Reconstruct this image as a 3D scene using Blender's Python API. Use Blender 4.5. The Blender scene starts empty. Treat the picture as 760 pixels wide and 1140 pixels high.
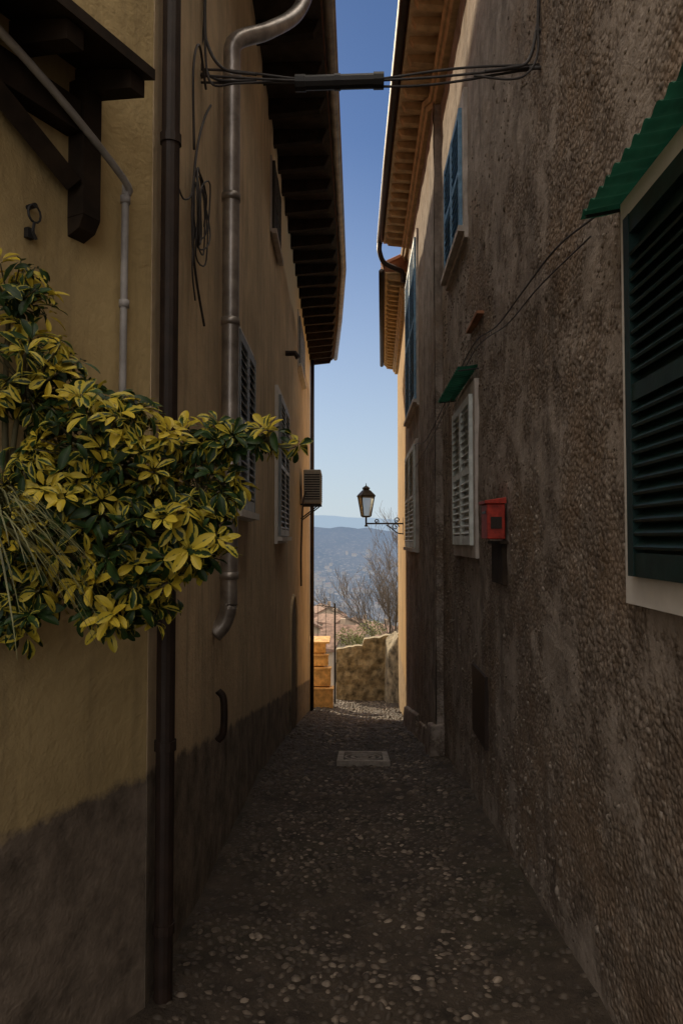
import bpy, math, random
import numpy as np
from mathutils import Vector, Matrix, noise
random.seed(7); np.random.seed(7)
D=bpy.data; SC=bpy.context.scene; COL=SC.collection
R=random.uniform
# ------------------------------------------------------------------ node helpers
class NT:
    def __init__(s,name):
        s.m=D.materials.new(name); s.m.use_nodes=True; s.t=s.m.node_tree; s.n=s.t.nodes; s.l=s.t.links
        s.b=s.n['Principled BSDF']; s.out=s.n['Material Output']
        s.geo=s.n.new('ShaderNodeNewGeometry'); s.P=s.geo.outputs['Position']
    def lk(s,a,b): s.l.new(a,b)
    def val(s,sock,v):
        if isinstance(v,bpy.types.NodeSocket): s.lk(v,sock)
        else: sock.default_value=v
    def mapping(s,scale,vec=None):
        n=s.n.new('ShaderNodeMapping'); s.lk(vec or s.P,n.inputs['Vector']); n.inputs['Scale'].default_value=scale; return n.outputs[0]
    def noise(s,scale,detail=4,rough=.6,vec=None,dist=0):
        n=s.n.new('ShaderNodeTexNoise'); s.lk(vec or s.P,n.inputs['Vector'])
        n.inputs['Scale'].default_value=scale; n.inputs['Detail'].default_value=min(detail,5); n.inputs['Roughness'].default_value=rough
        n.inputs['Distortion'].default_value=dist; return n.outputs['Fac']
    def voro(s,scale,feature='F1',vec=None):
        n=s.n.new('ShaderNodeTexVoronoi'); n.feature=feature; s.lk(vec or s.P,n.inputs['Vector']); n.inputs['Scale'].default_value=scale
        return n.outputs
    def ramp(s,fac,stops):
        n=s.n.new('ShaderNodeValToRGB'); s.lk(fac,n.inputs[0]); e=n.color_ramp.elements
        while len(e)<len(stops): e.new(.5)
        for k,(p,c) in zip(e,stops):
            k.position=p; k.color=(c,c,c,1) if isinstance(c,(int,float)) else (tuple(c)+(1,) if len(c)==3 else c)
        return n.outputs[0]
    def mix(s,f,a,b,mode='MIX'):
        n=s.n.new('ShaderNodeMix'); n.data_type='RGBA'; n.blend_type=mode
        s.val(n.inputs[0],f)
        for i,v in ((6,a),(7,b)):
            if isinstance(v,tuple) and len(v)==3: v=v+(1,)
            s.val(n.inputs[i],v)
        return n.outputs[2]
    def math(s,op,a,b=0.0,clamp=False):
        n=s.n.new('ShaderNodeMath'); n.operation=op; n.use_clamp=clamp; s.val(n.inputs[0],a); s.val(n.inputs[1],b); return n.outputs[0]
    def xyz(s,vec=None):
        n=s.n.new('ShaderNodeSeparateXYZ'); s.lk(vec or s.P,n.inputs[0]); return n.outputs
    def attr(s,name):
        n=s.n.new('ShaderNodeAttribute'); n.attribute_name=name; return n
    def bump(s,h,strength=.5,dist=.01,prev=None):
        n=s.n.new('ShaderNodeBump'); s.lk(h,n.inputs['Height']); n.inputs['Strength'].default_value=strength; n.inputs['Distance'].default_value=dist
        if prev: s.lk(prev,n.inputs['Normal'])
        return n.outputs[0]
    def fin(s,col,rough=.9,normal=None,metal=0,spec=None,transl=0):
        s.val(s.b.inputs['Base Color'],col if not(isinstance(col,tuple) and len(col)==3) else col+(1,)); s.val(s.b.inputs['Roughness'],rough)
        s.b.inputs['Metallic'].default_value=metal
        if spec is not None: s.b.inputs['Specular IOR Level'].default_value=spec
        if normal: s.lk(normal,s.b.inputs['Normal'])
        if transl:
            tr=s.n.new('ShaderNodeBsdfTranslucent'); s.lk(col,tr.inputs[0]); mx=s.n.new('ShaderNodeMixShader'); mx.inputs[0].default_value=transl
            s.lk(s.b.outputs[0],mx.inputs[1]); s.lk(tr.outputs[0],mx.inputs[2]); s.lk(mx.outputs[0],s.out.inputs[0])
        return s.m
def simple(name,c,rough=.6,metal=0,var=.35,scale=14,bump=.15,spec=.4,transl=0):
    t=NT(name); n=t.noise(scale,4); d=tuple(x*(1-var) for x in c); l=tuple(min(1,x*(1+var)) for x in c)
    col=t.ramp(n,[(.3,d),(.7,l)]); return t.fin(col,rough,t.bump(n,bump,.01),metal,spec,transl)

def plaster(name,c,band=None,bandslope=0,sunpatch=None,dado=(.15,.12,.095)):
    t=NT(name)
    n1=t.noise(1.1,5,.65); n2=t.noise(5,5,.7)
    stre=t.noise(2.2,4,.7,vec=t.mapping((3.5,3.5,.35)))
    col=t.ramp(n1,[(.3,tuple(x*.74 for x in c)),(.7,tuple(min(1,x*1.15) for x in c))])
    col=t.mix(t.ramp(n2,[(.45,0),(.72,.42)]),col,tuple(x*.6 for x in c))
    col=t.mix(t.ramp(stre,[(.50,0),(.70,.55)]),col,(c[0]*.45,c[1]*.45,c[2]*.5))
    X=t.xyz()
    if band is not None:
        h=t.math('ADD',X[2],t.math('MULTIPLY',X[1],bandslope))
        h=t.math('ADD',h,t.math('MULTIPLY',t.math('SUBTRACT',n2,.5),.16))
        m=t.math('MULTIPLY',t.math('SUBTRACT',band,h),30,clamp=True)
        d2=t.ramp(n2,[(.3,tuple(x*.45 for x in dado)),(.5,dado),(.7,tuple(x*1.6 for x in dado))])
        halo=t.math('MULTIPLY',t.math('SUBTRACT',band+.32,h),2.6,clamp=True)
        col=t.mix(t.math('MULTIPLY',halo,.4),col,tuple(x*.6 for x in c))
        col=t.mix(m,col,d2)
    if sunpatch:  # sunlight streak below the eave, painted into the plaster as a paler colour
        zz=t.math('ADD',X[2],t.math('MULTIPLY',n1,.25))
        a=t.math('MULTIPLY',t.math('SUBTRACT',zz,sunpatch[0]),9,clamp=True)
        b=t.math('MULTIPLY',t.math('SUBTRACT',X[1],sunpatch[1]),2,clamp=True)
        col=t.mix(t.math('MULTIPLY',a,b),col,sunpatch[2])
    bm=t.bump(t.noise(45,3,.7),.45,.005); bm=t.bump(n2,.45,.025,bm)
    return t.fin(col,.92,bm,spec=.2)
def roughcast(name,base=(.27,.22,.18)):
    t=NT(name); X=t.xyz()
    big=t.noise(1.0,5,.7); mid=t.noise(5,5,.75)
    vo=t.voro(48); vd=vo['Distance']; sep=t.n.new('ShaderNodeSeparateColor'); t.lk(vo['Color'],sep.inputs[0])
    b=base
    c0=t.ramp(mid,[(.34,tuple(x*.40 for x in b)),(.5,b),(.66,tuple(x*1.6 for x in b))])
    c1=t.mix(t.ramp(sep.outputs[0],[(.0,0),(1,.6)]),c0,(b[0]*1.4,b[1]*1.4,b[2]*1.42))
    c1=t.mix(t.ramp(sep.outputs[2],[(.0,.6),(.35,0)]),c1,(b[0]*.36,b[1]*.34,b[2]*.34))
    c1=t.mix(t.ramp(sep.outputs[1],[(.84,0),(.9,.6)]),c1,(.46,.40,.345))
    c1=t.mix(t.ramp(vd,[(.38,0),(.62,.5)]),c1,(b[0]*.35,b[1]*.33,b[2]*.32))
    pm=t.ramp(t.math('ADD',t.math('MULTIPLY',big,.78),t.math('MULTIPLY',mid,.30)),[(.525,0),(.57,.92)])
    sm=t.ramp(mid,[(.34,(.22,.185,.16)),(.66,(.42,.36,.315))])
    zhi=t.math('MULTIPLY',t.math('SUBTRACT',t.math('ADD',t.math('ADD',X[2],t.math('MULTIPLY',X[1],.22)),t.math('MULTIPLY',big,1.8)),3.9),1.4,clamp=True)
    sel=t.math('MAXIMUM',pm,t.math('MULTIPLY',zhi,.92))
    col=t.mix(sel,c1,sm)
    stre=t.noise(2.0,4,.7,vec=t.mapping((2,2,.6)))
    col=t.mix(t.ramp(big,[(.38,.45),(.47,0)]),col,(.25,.17,.11))
    col=t.mix(t.ramp(stre,[(.5,0),(.70,.6)]),col,(.085,.067,.056))
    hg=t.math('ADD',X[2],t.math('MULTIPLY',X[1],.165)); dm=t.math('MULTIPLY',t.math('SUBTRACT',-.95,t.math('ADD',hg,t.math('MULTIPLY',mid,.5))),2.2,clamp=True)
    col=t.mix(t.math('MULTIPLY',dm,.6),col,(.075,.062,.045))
    inv=t.math('SUBTRACT',1.0,t.math('MULTIPLY',sel,.85))
    hh=t.math('MULTIPLY',t.math('SUBTRACT',1.0,vd),inv)
    bm=t.bump(t.noise(110,3,.7),.5,.004); bm=t.bump(hh,.7,.011,bm); bm=t.bump(mid,.45,.035,bm); bm=t.bump(sel,.3,.015,bm)
    return t.fin(col,.95,bm,spec=.12)

M={}
M['yellow']=plaster('ochre_plaster',(.53,.40,.20),-.83,0.0,dado=(.17,.135,.105))
M['tan']=plaster('tan_plaster',(.70,.55,.355),-.38,.17,sunpatch=(3.40,7.0,(.97,.86,.64)),dado=(.20,.165,.13))
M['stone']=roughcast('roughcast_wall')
M['stonefar']=plaster('sunny_ochre_plaster',(.55,.37,.17),-2.6,.0,dado=(.36,.26,.15))
M['wood']=simple('dark_old_wood',(.028,.019,.013),.8,var=.5,scale=9,spec=.2)
M['woodwarm']=simple('warm_rafter_wood',(.52,.37,.20),.8,var=.3,scale=9)
M['boards']=simple('soffit_boards',(.60,.45,.27),.8,var=.3,scale=7)
M['boardsdark']=simple('dark_soffit_boards',(.06,.043,.03),.8,var=.4,scale=7)
M['tile']=simple('clay_tiles',(.33,.15,.08),.85,var=.45,scale=6)
M['rust']=simple('brown_painted_metal',(.024,.014,.010),.55,var=.45,scale=10,spec=.35)
M['steel']=simple('weathered_zinc_metal',(.36,.33,.305),.38,metal=.7,var=.4,scale=8)
M['white_pipe']=simple('grey_white_plastic',(.36,.34,.33),.5,var=.2)
M['green']=simple('dark_green_paint',(.005,.024,.023),.45,var=.4,scale=12)
M['bluegrey']=simple('faded_blue_paint',(.15,.30,.46),.6,var=.3)
M['palegreen']=simple('pale_grey_green_paint',(.62,.66,.64),.6,var=.18)
M['darkshutter']=simple('weathered_dark_brown_paint',(.035,.03,.024),.55,var=.4)
M['greyshutter']=simple('slate_shutter_paint',(.24,.265,.28),.5,var=.3)
M['whitetrim']=simple('white_surround_plaster',(.74,.71,.68),.85,var=.12,scale=5)
M['greytrim']=simple('grey_surround_plaster',(.48,.43,.39),.85,var=.3,scale=5)
M['awning']=simple('green_fibreglass',(.022,.12,.075),.55,var=.5,scale=7,transl=.3)
M['black']=simple('black_rubber',(.012,.011,.012),.55,var=.3)
M['cable']=simple('grey_cable',(.05,.045,.045),.6,var=.3)
M['iron']=simple('wrought_iron',(.02,.02,.022),.5,var=.3)
M['red']=simple('red_mailbox_paint',(.36,.028,.014),.5,var=.45,scale=24)
M['timber']=simple('golden_timber',(.76,.45,.18),.75,var=.4,scale=8)
M['acwhite']=simple('ac_beige_metal',(.45,.43,.38),.5,var=.12)
M['concrete']=simple('pale_concrete',(.36,.32,.285),.9,var=.35,scale=12)
M['concdark']=simple('dirty_concrete',(.12,.105,.09),.9,var=.4,scale=18)
M['parapet']=simple('mossy_parapet_stone',(.28,.24,.165),.95,var=.8,scale=5,bump=1.0)
M['terracotta']=simple('dark_planter_clay',(.06,.045,.03),.8,var=.2)
M['bark']=simple('bark',(.17,.15,.135),.95,var=.4,scale=8)
M['stem']=simple('green_brown_stem',(.09,.08,.04),.8,var=.3)
M['dark']=simple('dark_opening',(.008,.008,.009),.4,var=.1)
g=NT('lantern_glass'); g.fin((.75,.78,.72),.25,spec=.5); g.b.inputs['Transmission Weight'].default_value=.7; M['glass']=g.m
t=NT('damp_soil_mortar')
c=t.ramp(t.noise(6,5,.7),[(.3,(.026,.020,.015)),(.7,(.092,.071,.053))])
c=t.mix(t.ramp(t.noise(1.2,3),[(.5,0),(.75,.5)]),c,(.045,.045,.022))
M['soil']=t.fin(c,.85,t.bump(t.noise(25,4,.7),.8,.02),spec=.3)
def pebmat(name,a0,b0,c0,rough,k):
    t=NT(name)
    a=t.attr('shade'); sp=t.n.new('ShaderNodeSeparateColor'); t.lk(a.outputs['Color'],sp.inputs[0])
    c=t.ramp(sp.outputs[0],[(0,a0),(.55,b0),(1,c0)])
    nn=t.noise(24,4)
    c=t.mix(t.ramp(nn,[(.42,0),(.66,.6)]),c,k)
    c=t.mix(t.ramp(t.noise(1.6,3),[(.42,0),(.62,.4)]),c,k)
    return t.fin(c,rough,t.bump(nn,.35,.008),spec=.35)
M['pebble']=pebmat('river_pebbles',(.055,.043,.033),(.15,.117,.09),(.37,.30,.235),.6,(.06,.047,.036))
M['wallpebble']=pebmat('roughcast_pebbles',(.13,.105,.085),(.23,.188,.155),(.40,.345,.295),.9,(.15,.12,.098))
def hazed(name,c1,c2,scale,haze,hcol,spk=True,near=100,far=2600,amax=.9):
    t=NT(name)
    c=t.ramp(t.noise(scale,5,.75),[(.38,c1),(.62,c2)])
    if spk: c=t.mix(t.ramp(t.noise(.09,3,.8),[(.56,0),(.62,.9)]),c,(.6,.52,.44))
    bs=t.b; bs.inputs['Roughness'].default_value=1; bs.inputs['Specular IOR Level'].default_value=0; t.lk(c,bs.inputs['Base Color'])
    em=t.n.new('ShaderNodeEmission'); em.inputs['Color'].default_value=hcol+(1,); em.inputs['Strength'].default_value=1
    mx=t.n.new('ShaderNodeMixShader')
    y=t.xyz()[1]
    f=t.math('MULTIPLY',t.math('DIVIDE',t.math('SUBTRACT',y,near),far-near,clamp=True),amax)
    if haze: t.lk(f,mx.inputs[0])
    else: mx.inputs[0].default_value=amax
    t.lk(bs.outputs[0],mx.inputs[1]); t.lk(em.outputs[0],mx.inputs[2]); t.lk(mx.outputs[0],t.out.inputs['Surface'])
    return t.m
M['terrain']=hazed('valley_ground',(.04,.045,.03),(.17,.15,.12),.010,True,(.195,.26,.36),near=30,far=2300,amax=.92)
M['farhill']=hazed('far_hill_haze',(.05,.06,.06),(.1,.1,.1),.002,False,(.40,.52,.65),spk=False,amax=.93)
M['houseplaster']=simple('village_plaster',(.42,.34,.26),.9,var=.25,scale=.6)
M['vtile']=simple('weathered_village_tiles',(.22,.14,.105),.9,var=.5,scale=2.5)
t=NT('variegated_leaf')
a=t.attr('leaf'); sp=t.n.new('ShaderNodeSeparateColor'); t.lk(a.outputs['Color'],sp.inputs[0])
ac,rn,al=sp.outputs[0],sp.outputs[1],sp.outputs[2]
w=t.math('ADD',t.math('MULTIPLY',ac,.8),t.math('MULTIPLY',t.math('SUBTRACT',t.noise(45,2),.5),1.5))
w=t.math('ADD',w,t.math('MULTIPLY',t.math('SUBTRACT',rn,.52),2.0))
yel=t.ramp(w,[(.38,0),(.54,1)])
gr=t.ramp(t.noise(18,2),[(.3,(.008,.024,.007)),(.7,(.032,.075,.018))])
ye=t.ramp(rn,[(.3,(.34,.33,.05)),(.9,(.60,.46,.045))])
cc=t.mix(yel,gr,ye)
cc=t.mix(t.ramp(ac,[(.0,.4),(.07,0)]),cc,(.10,.13,.03))
M['leaf']=t.fin(cc,.45,t.bump(ac,.3,.004),spec=.35,transl=.22)
M['blade']=simple('olive_blade_leaf',(.15,.15,.065),.5,var=.6,scale=9)
M['bush']=simple('sage_bush_leaf',(.16,.19,.07),.7,var=.5,scale=9)

# ------------------------------------------------------------------ mesh helpers
WL={}
def empty(name,loc,parent=None,label=None,cat=None,group=None):
    o=D.objects.new(name,None); COL.objects.link(o); o.empty_display_size=.1
    loc=Vector(loc); WL[o.name]=loc
    if parent: o.parent=parent; o.location=loc-WL[parent.name]
    else: o.location=loc
    if label: o['label']=label
    if cat: o['category']=cat
    if group: o['group']=group
    return o
class MB:
    def __init__(s): s.v=[]; s.f=[]
    def add(s,vs,fs):
        k=len(s.v); s.v+= [tuple(x) for x in vs]; s.f+=[tuple(i+k for i in f) for f in fs]; return s
    def hexa(s,p):
        return s.add(p,[(3,2,1,0),(4,5,6,7),(0,1,5,4),(1,2,6,5),(2,3,7,6),(3,0,4,7)])
    def box(s,x0,x1,y0,y1,z0,z1):
        return s.hexa([(x0,y0,z0),(x1,y0,z0),(x1,y1,z0),(x0,y1,z0),(x0,y0,z1),(x1,y0,z1),(x1,y1,z1),(x0,y1,z1)])
    def wbox(s,F,s0,s1,z0,z1,n0,n1):
        P=lambda a,b,c:F.p(a,b,c)
        return s.hexa([P(s0,z0,n0),P(s1,z0,n0),P(s1,z0,n1),P(s0,z0,n1),P(s0,z1,n0),P(s1,z1,n0),P(s1,z1,n1),P(s0,z1,n1)])
    def tube(s,pts,r,seg=8,cap=True,radii=None):
        pts=[Vector(p) for p in pts]; n=len(pts); k=len(s.v); up=None
        for i,p in enumerate(pts):
            d=(pts[min(i+1,n-1)]-pts[max(i-1,0)]).normalized()
            if up is None:
                up=Vector((0,0,1)) if abs(d.z)<.9 else Vector((1,0,0))
            a=(up-d*up.dot(d)).normalized(); b=d.cross(a); up=a
            rr=radii[i] if radii else r
            for j in range(seg):
                t=2*math.pi*j/seg; s.v.append(tuple(p+(a*math.cos(t)+b*math.sin(t))*rr))
        for i in range(n-1):
            for j in range(seg):
                j2=(j+1)%seg; s.f.append((k+i*seg+j,k+i*seg+j2,k+(i+1)*seg+j2,k+(i+1)*seg+j))
        if cap: s.f.append(tuple(k+j for j in range(seg))[::-1]); s.f.append(tuple(k+(n-1)*seg+j for j in range(seg)))
        return s
    def fin(s,name,mat,parent=None,label=None,smooth=False,cat=None,group=None,kind=None,bevel=0):
        V=np.array(s.v); c=Vector(((V[:,0].min()+V[:,0].max())/2,(V[:,1].min()+V[:,1].max())/2,V[:,2].min()))
        V=V-np.array(c); me=D.meshes.new(name); me.from_pydata([tuple(x) for x in V],[],s.f); me.update()
        me.materials.append(mat)
        if smooth: me.polygons.foreach_set('use_smooth',[True]*len(me.polygons))
        o=D.objects.new(name,me); COL.objects.link(o); WL[o.name]=c
        if parent: o.parent=parent; o.location=c-WL[parent.name]
        else: o.location=c
        if bevel:
            b=o.modifiers.new('b','BEVEL'); b.width=bevel; b.segments=2; b.limit_method='ANGLE'
        for k2,vv in (('label',label),('category',cat),('group',group),('kind',kind)):
            if vv: o[k2]=vv
        return o
def crom(pts,n=8):
    pts=[Vector(p) for p in pts]; P=[pts[0]*2-pts[1]]+pts+[pts[-1]*2-pts[-2]]; out=[]
    for i in range(1,len(P)-2):
        for j in range(n):
            t=j/n; a,b,c,d=P[i-1:i+3]
            out.append(.5*((2*b)+(c-a)*t+(2*a-5*b+4*c-d)*t*t+(3*b-a-3*c+d)*t**3))
    out.append(P[-2]); return out
class Fr:
    """wall frame: s along wall (metres from origin), z up, n outward"""
    def __init__(s,o,d,side):
        s.o=Vector((o[0],o[1],0)); s.d=Vector((d[0],d[1],0)).normalized()
        s.n=Vector((s.d.y,-s.d.x,0))*(1 if side>0 else -1)
    def p(s,a,z,n): q=s.o+s.d*a+s.n*n; return (q.x,q.y,z)
    def Y(s,y): return (y-s.o.y)/s.d.y
FL=Fr((-.684,0),(-.0275,1),1)
FN=Fr((-2.014,0),(.49,1),1)
FR=Fr((.88,0),(0,1),-1)
FR2=Fr((.80,0),(0,1),-1)
FR3=Fr((.80,12.02),(.16,6),-1)
def louver(F,s0,s1,z0,z1,mat,par,th=.035,n0=.02,pitch=.045,name='shutter',split=True,label=None):
    halves=[(s0,(s0+s1)/2-.004),((s0+s1)/2+.004,s1)] if split else [(s0,s1)]
    for a,b in halves:
        m=MB(); w=.045
        m.wbox(F,a,a+w,z0,z1,n0,n0+th); m.wbox(F,b-w,b,z0,z1,n0,n0+th)
        m.wbox(F,a+w,b-w,z0,z0+.07,n0+.002,n0+th-.002); m.wbox(F,a+w,b-w,z1-.06,z1,n0+.002,n0+th-.002)
        zm=(z0+z1)/2
        m.wbox(F,a+w,b-w,zm-.025,zm+.025,n0+.002,n0+th-.002)
        m.wbox(F,a+w,b-w,z0+.07,z1-.06,n0,n0+.004)
        z=z0+.08
        while z<z1-.09:
            if abs(z+.015-zm)>.045:
                P=F.p
                m.hexa([P(a+w,z,n0+th-.003),P(b-w,z,n0+th-.003),P(b-w,z+.028,n0+.006),P(a+w,z+.028,n0+.006),
                        P(a+w,z+.008,n0+th),P(b-w,z+.008,n0+th),P(b-w,z+.036,n0+.008),P(a+w,z+.036,n0+.008)])
            z+=pitch
        m.fin(name,mat,par,label=label)
def window(F,s0,s1,z0,z1,smat,tmat,house,fw=.09,sill=True,pitch=.045,fn=.018,split=True):
    if s0>s1: s0,s1=s1,s0
    c=F.p((s0+s1)/2,z0,0); e=empty('window',c,house)
    m=MB(); m.wbox(F,s0-fw,s0,z0-.0,z1+fw,-.01,fn); m.wbox(F,s1,s1+fw,z0,z1+fw,-.01,fn); m.wbox(F,s0,s1,z1,z1+fw,-.01,fn)
    m.wbox(F,s0-fw,s1+fw,z0-fw,z0,-.01,fn)
    m.wbox(F,s0,s1,z0,z1,-.01,fn-.012)
    m.fin('frame',tmat,e)
    louver(F,s0+.006,s1-.006,z0+.004,z1-.006,smat,e,pitch=pitch,split=split,n0=fn-.008)
    if sill:
        m=MB(); m.wbox(F,s0-fw,s1+fw,z0-.05,z0-.004,fn,fn+.05); m.fin('sill',tmat,e)
    return e

# ------------------------------------------------------------------ ground
def gz(y):
    K=[(-80,-1.3),(0,-1.50),(2.76,-1.69),(6.2,-2.02),(9.5,-2.60),(16.6,-3.94),(20,-4.35),(22,-4.6)]
    for (a,p),(b,q) in zip(K,K[1:]):
        if y<=b: return p+(q-p)*(y-a)/(b-a)
    return K[-1][1]
def hz(x,y):
    if y<=20.5: return gz(y)-.05
    K=[(20.5,-4.42),(21,-6.5),(40,-10.5),(60,-13),(120,-28),(400,-95),(900,-190),(1200,-190),(1500,-165),(1900,-70),(2500,42),(3000,20),(4500,-60),(30000,-100)]
    for (a,p),(b,q) in zip(K,K[1:]):
        if y<=b:
            t=(y-a)/(b-a); z=p+(q-p)*t
            amp=min(1,max(0,(y-60)/900))
            z+=amp*(noise.fractal(Vector((x/420,y/420,0)),1,2,6)*30)
            if 1200<y<3500: z-= max(-18,(x+60))*.10*math.exp(-((y-2500)/900)**2)
            return z
    return -100
xs=sorted(set([-9000,-6000,-4000,-2500,-1500,-1100,-800]+list(range(-600,601,24))+[800,1100,1500,2500,4000,6000,9000]+list(range(-60,61,12))))
ys=[-4000,-1000,-200,-40,0,2.76,6.2,9.5,13,16.6,20,20.5,21,25,30,40,50,60,80,100,120]+list(range(160,401,40))+list(range(460,3001,40))+[3300,3800,4500,7000,12000,20000]
m=MB(); m.v=[(x,y,hz(x,y)) for y in ys for x in xs]; nx=len(xs)
m.f=[(j*nx+i,j*nx+i+1,(j+1)*nx+i+1,(j+1)*nx+i) for j in range(len(ys)-1) for i in range(nx-1)]
m.fin('ground',M['terrain'],kind='structure',smooth=True)
m=MB(); n=90; Yf=9000
for i in range(n+1):
    x=-7000+14000*i/n; h=255+noise.fractal(Vector((x/1500,3.3,0)),1,2,5)*75+55*math.exp(-((x+350)/600)**2)
    m.v+=[(x,Yf-1800,-140),(x,Yf-600,h*.5),(x,Yf,h),(x,Yf+1500,-140)]
for i in range(n):
    for j in range(3): m.f.append((i*4+j,(i+1)*4+j,(i+1)*4+j+1,i*4+j+1))
m.fin('hills',M['farhill'],kind='structure',smooth=True)
def pz(x,y):
    e=min(1,abs(x-.05)/.85); return gz(y)+.05*e*e-.02+noise.noise(Vector((x*2,y*2,0)))*.028
m=MB(); ny=150; nxp=16
for j in range(ny+1):
    y=-4+24*j/ny
    for i in range(nxp+1):
        x=-1.9+3.2*i/nxp; m.v.append((x,y,pz(x,y)))
m.f=[(j*(nxp+1)+i,j*(nxp+1)+i+1,(j+1)*(nxp+1)+i+1,(j+1)*(nxp+1)+i) for j in range(ny) for i in range(nxp)]
m.fin('path',M['soil'],kind='structure',smooth=True)
class Peb:
    def __init__(s): s.V=[];s.F=[];s.C=[]
    def put(s,o,ax,ay,az,a,b,h,sh,seg=7):
        k=len(s.V); wob=[R(.82,1.14) for _ in range(seg)]
        for (rr,zz) in ((1,0),(.86,.5),(.5,.88)):
            for q in range(seg):
                an=2*math.pi*q/seg; u=math.cos(an)*a*rr*wob[q]; v=math.sin(an)*b*rr*wob[q]
                s.V.append((o[0]+ax[0]*u+ay[0]*v+az[0]*h*zz,o[1]+ax[1]*u+ay[1]*v+az[1]*h*zz,o[2]+ax[2]*u+ay[2]*v+az[2]*h*zz)); s.C.append(sh)
        s.V.append((o[0]+az[0]*h,o[1]+az[1]*h,o[2]+az[2]*h)); s.C.append(sh)
        for rg in range(2):
            for q in range(seg):
                q2=(q+1)%seg; s.F.append((k+rg*seg+q,k+rg*seg+q2,k+(rg+1)*seg+q2,k+(rg+1)*seg+q))
        for q in range(seg): s.F.append((k+2*seg+q,k+2*seg+(q+1)%seg,k+3*seg))
    def fin(s,*a,**k):
        m=MB(); m.v=s.V; m.f=s.F; o=m.fin(*a,**k)
        at=o.data.color_attributes.new('shade','FLOAT_COLOR','POINT'); at.data.foreach_set('color',np.repeat(np.array(s.C),4).astype(np.float32)); return o
pb=Peb(); y=1.9
while y<19:
    sp=.040 if y<5.5 else (.052 if y<9 else .075)
    x=-1.0
    while x<.95:
        px=x+R(-.018,.018); py=y+R(-.018,.018); x+=sp*R(.8,1.2)
        if px<-.684-.0275*py+.03 or px>.86: continue
        if -.24<px<.31 and 6.93<py<7.77: continue
        nn=noise.noise(Vector((px*1.7,py*1.2,5)))+.5*noise.noise(Vector((px*6,py*6,9)))
        if nn<-.25 and random.random()<.55: continue
        a=sp*R(.26,.66); b=a*R(.5,.95); hh=a*R(.35,.75); th=R(0,math.pi)
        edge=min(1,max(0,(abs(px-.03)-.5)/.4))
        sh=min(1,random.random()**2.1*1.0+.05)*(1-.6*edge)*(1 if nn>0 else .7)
        ct,sn=math.cos(th),math.sin(th)
        pb.put((px,py,pz(px,py)-.005),(ct,sn,0),(-sn,ct,0),(0,0,1),a,b,hh,sh)
    y+=sp*.9
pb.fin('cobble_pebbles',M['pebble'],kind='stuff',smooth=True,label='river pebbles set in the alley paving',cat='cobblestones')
e=empty('manhole_cover',(.03,7.35,gz(7.35)),label='pale square stone manhole cover set in pebbles',cat='manhole cover')
def slab(m,x0,x1,y0,y1,h0,h1): m.hexa([(x0,y0,gz(y0)+h0),(x1,y0,gz(y0)+h0),(x1,y1,gz(y1)+h0),(x0,y1,gz(y1)+h0),(x0,y0,gz(y0)+h1),(x1,y0,gz(y0)+h1),(x1,y1,gz(y1)+h1),(x0,y1,gz(y1)+h1)])
m=MB()
for q in ((-.22,.29,6.95,7.03),(-.22,.29,7.67,7.75),(-.22,-.16,7.03,7.67),(.23,.29,7.03,7.67)): slab(m,*q,-.03,.036)
m.fin('rim',M['concrete'],e,bevel=.004)
m=MB(); slab(m,-.16,.23,7.03,7.67,-.03,.010); m.fin('recess',M['concdark'],e)
m=MB(); seg=32
def ringm(r0,r1,h):
    k=len(m.v)
    for rr,hh in ((r0,h-.02),(r0,h),(r1,h),(r1,h-.02)):
        for q in range(seg):
            an=2*math.pi*q/seg; yy=7.35+rr*1.5*math.sin(an); m.v.append((.035+rr*math.cos(an),yy,gz(yy)+hh))
    for a_ in range(3):
        for q in range(seg): m.f.append((k+a_*seg+q,k+a_*seg+(q+1)%seg,k+(a_+1)*seg+(q+1)%seg,k+(a_+1)*seg+q))
ringm(.001,.055,.026); ringm(.095,.125,.026); ringm(.165,.188,.026)
m.fin('lid',M['concrete'],e)

# ------------------------------------------------------------------ houses
def prism(pts,z0,z1):
    m=MB(); n=len(pts); m.v=[(x,y,z0) for x,y in pts]+[(x,y,z1) for x,y in pts]
    m.f=[tuple(range(n))[::-1],tuple(range(n,2*n))]+[(i,(i+1)%n,n+(i+1)%n,n+i) for i in range(n)]; return m
def undul(s,z,amp,n0):
    q=Vector((s,z,n0*7)); return .004+amp+noise.fractal(q*1.1,1,2,3)*amp+noise.fractal(q*5,1,2,4)*amp*.5
def wallsheet(m,F,s0,s1,z0,z1,res,amp,n0=.0):
    a=int((s1-s0)/res)+1; b=int((z1-z0)/res)+1; k=len(m.v)
    for j in range(b+1):
        for i in range(a+1):
            s=s0+(s1-s0)*i/a; z=z0+(z1-z0)*j/b
            m.v.append(F.p(s,z,undul(s,z,amp,n0)))
    for j in range(b):
        for i in range(a): m.f.append((k+j*(a+1)+i,k+j*(a+1)+i+1,k+(j+1)*(a+1)+i+1,k+(j+1)*(a+1)+i))
HL=empty('house',(-4,9,-4),label='tan plastered house with dark eaves and downpipes along alley',cat='house')
pts=[(-.755,2.572),(-1.14,16.6),(-12,16.6),(-12,2.572)]
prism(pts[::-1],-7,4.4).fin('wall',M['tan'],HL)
rows=[(2.3,-.29),(5.6,-.294),(8.4,-.30),(11.2,-.31),(13.9,-.44),(16.85,-.62)]
def xo(y):
    for (a,p),(b,q) in zip(rows,rows[1:]):
        if y<=b: return p+(q-p)*(y-a)/(b-a)
    return rows[-1][1]
m=MB(); zo=4.25; pit=1.15  # hidden slope shaped steep, so the unseen ridge blocks sun from the alley
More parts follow.
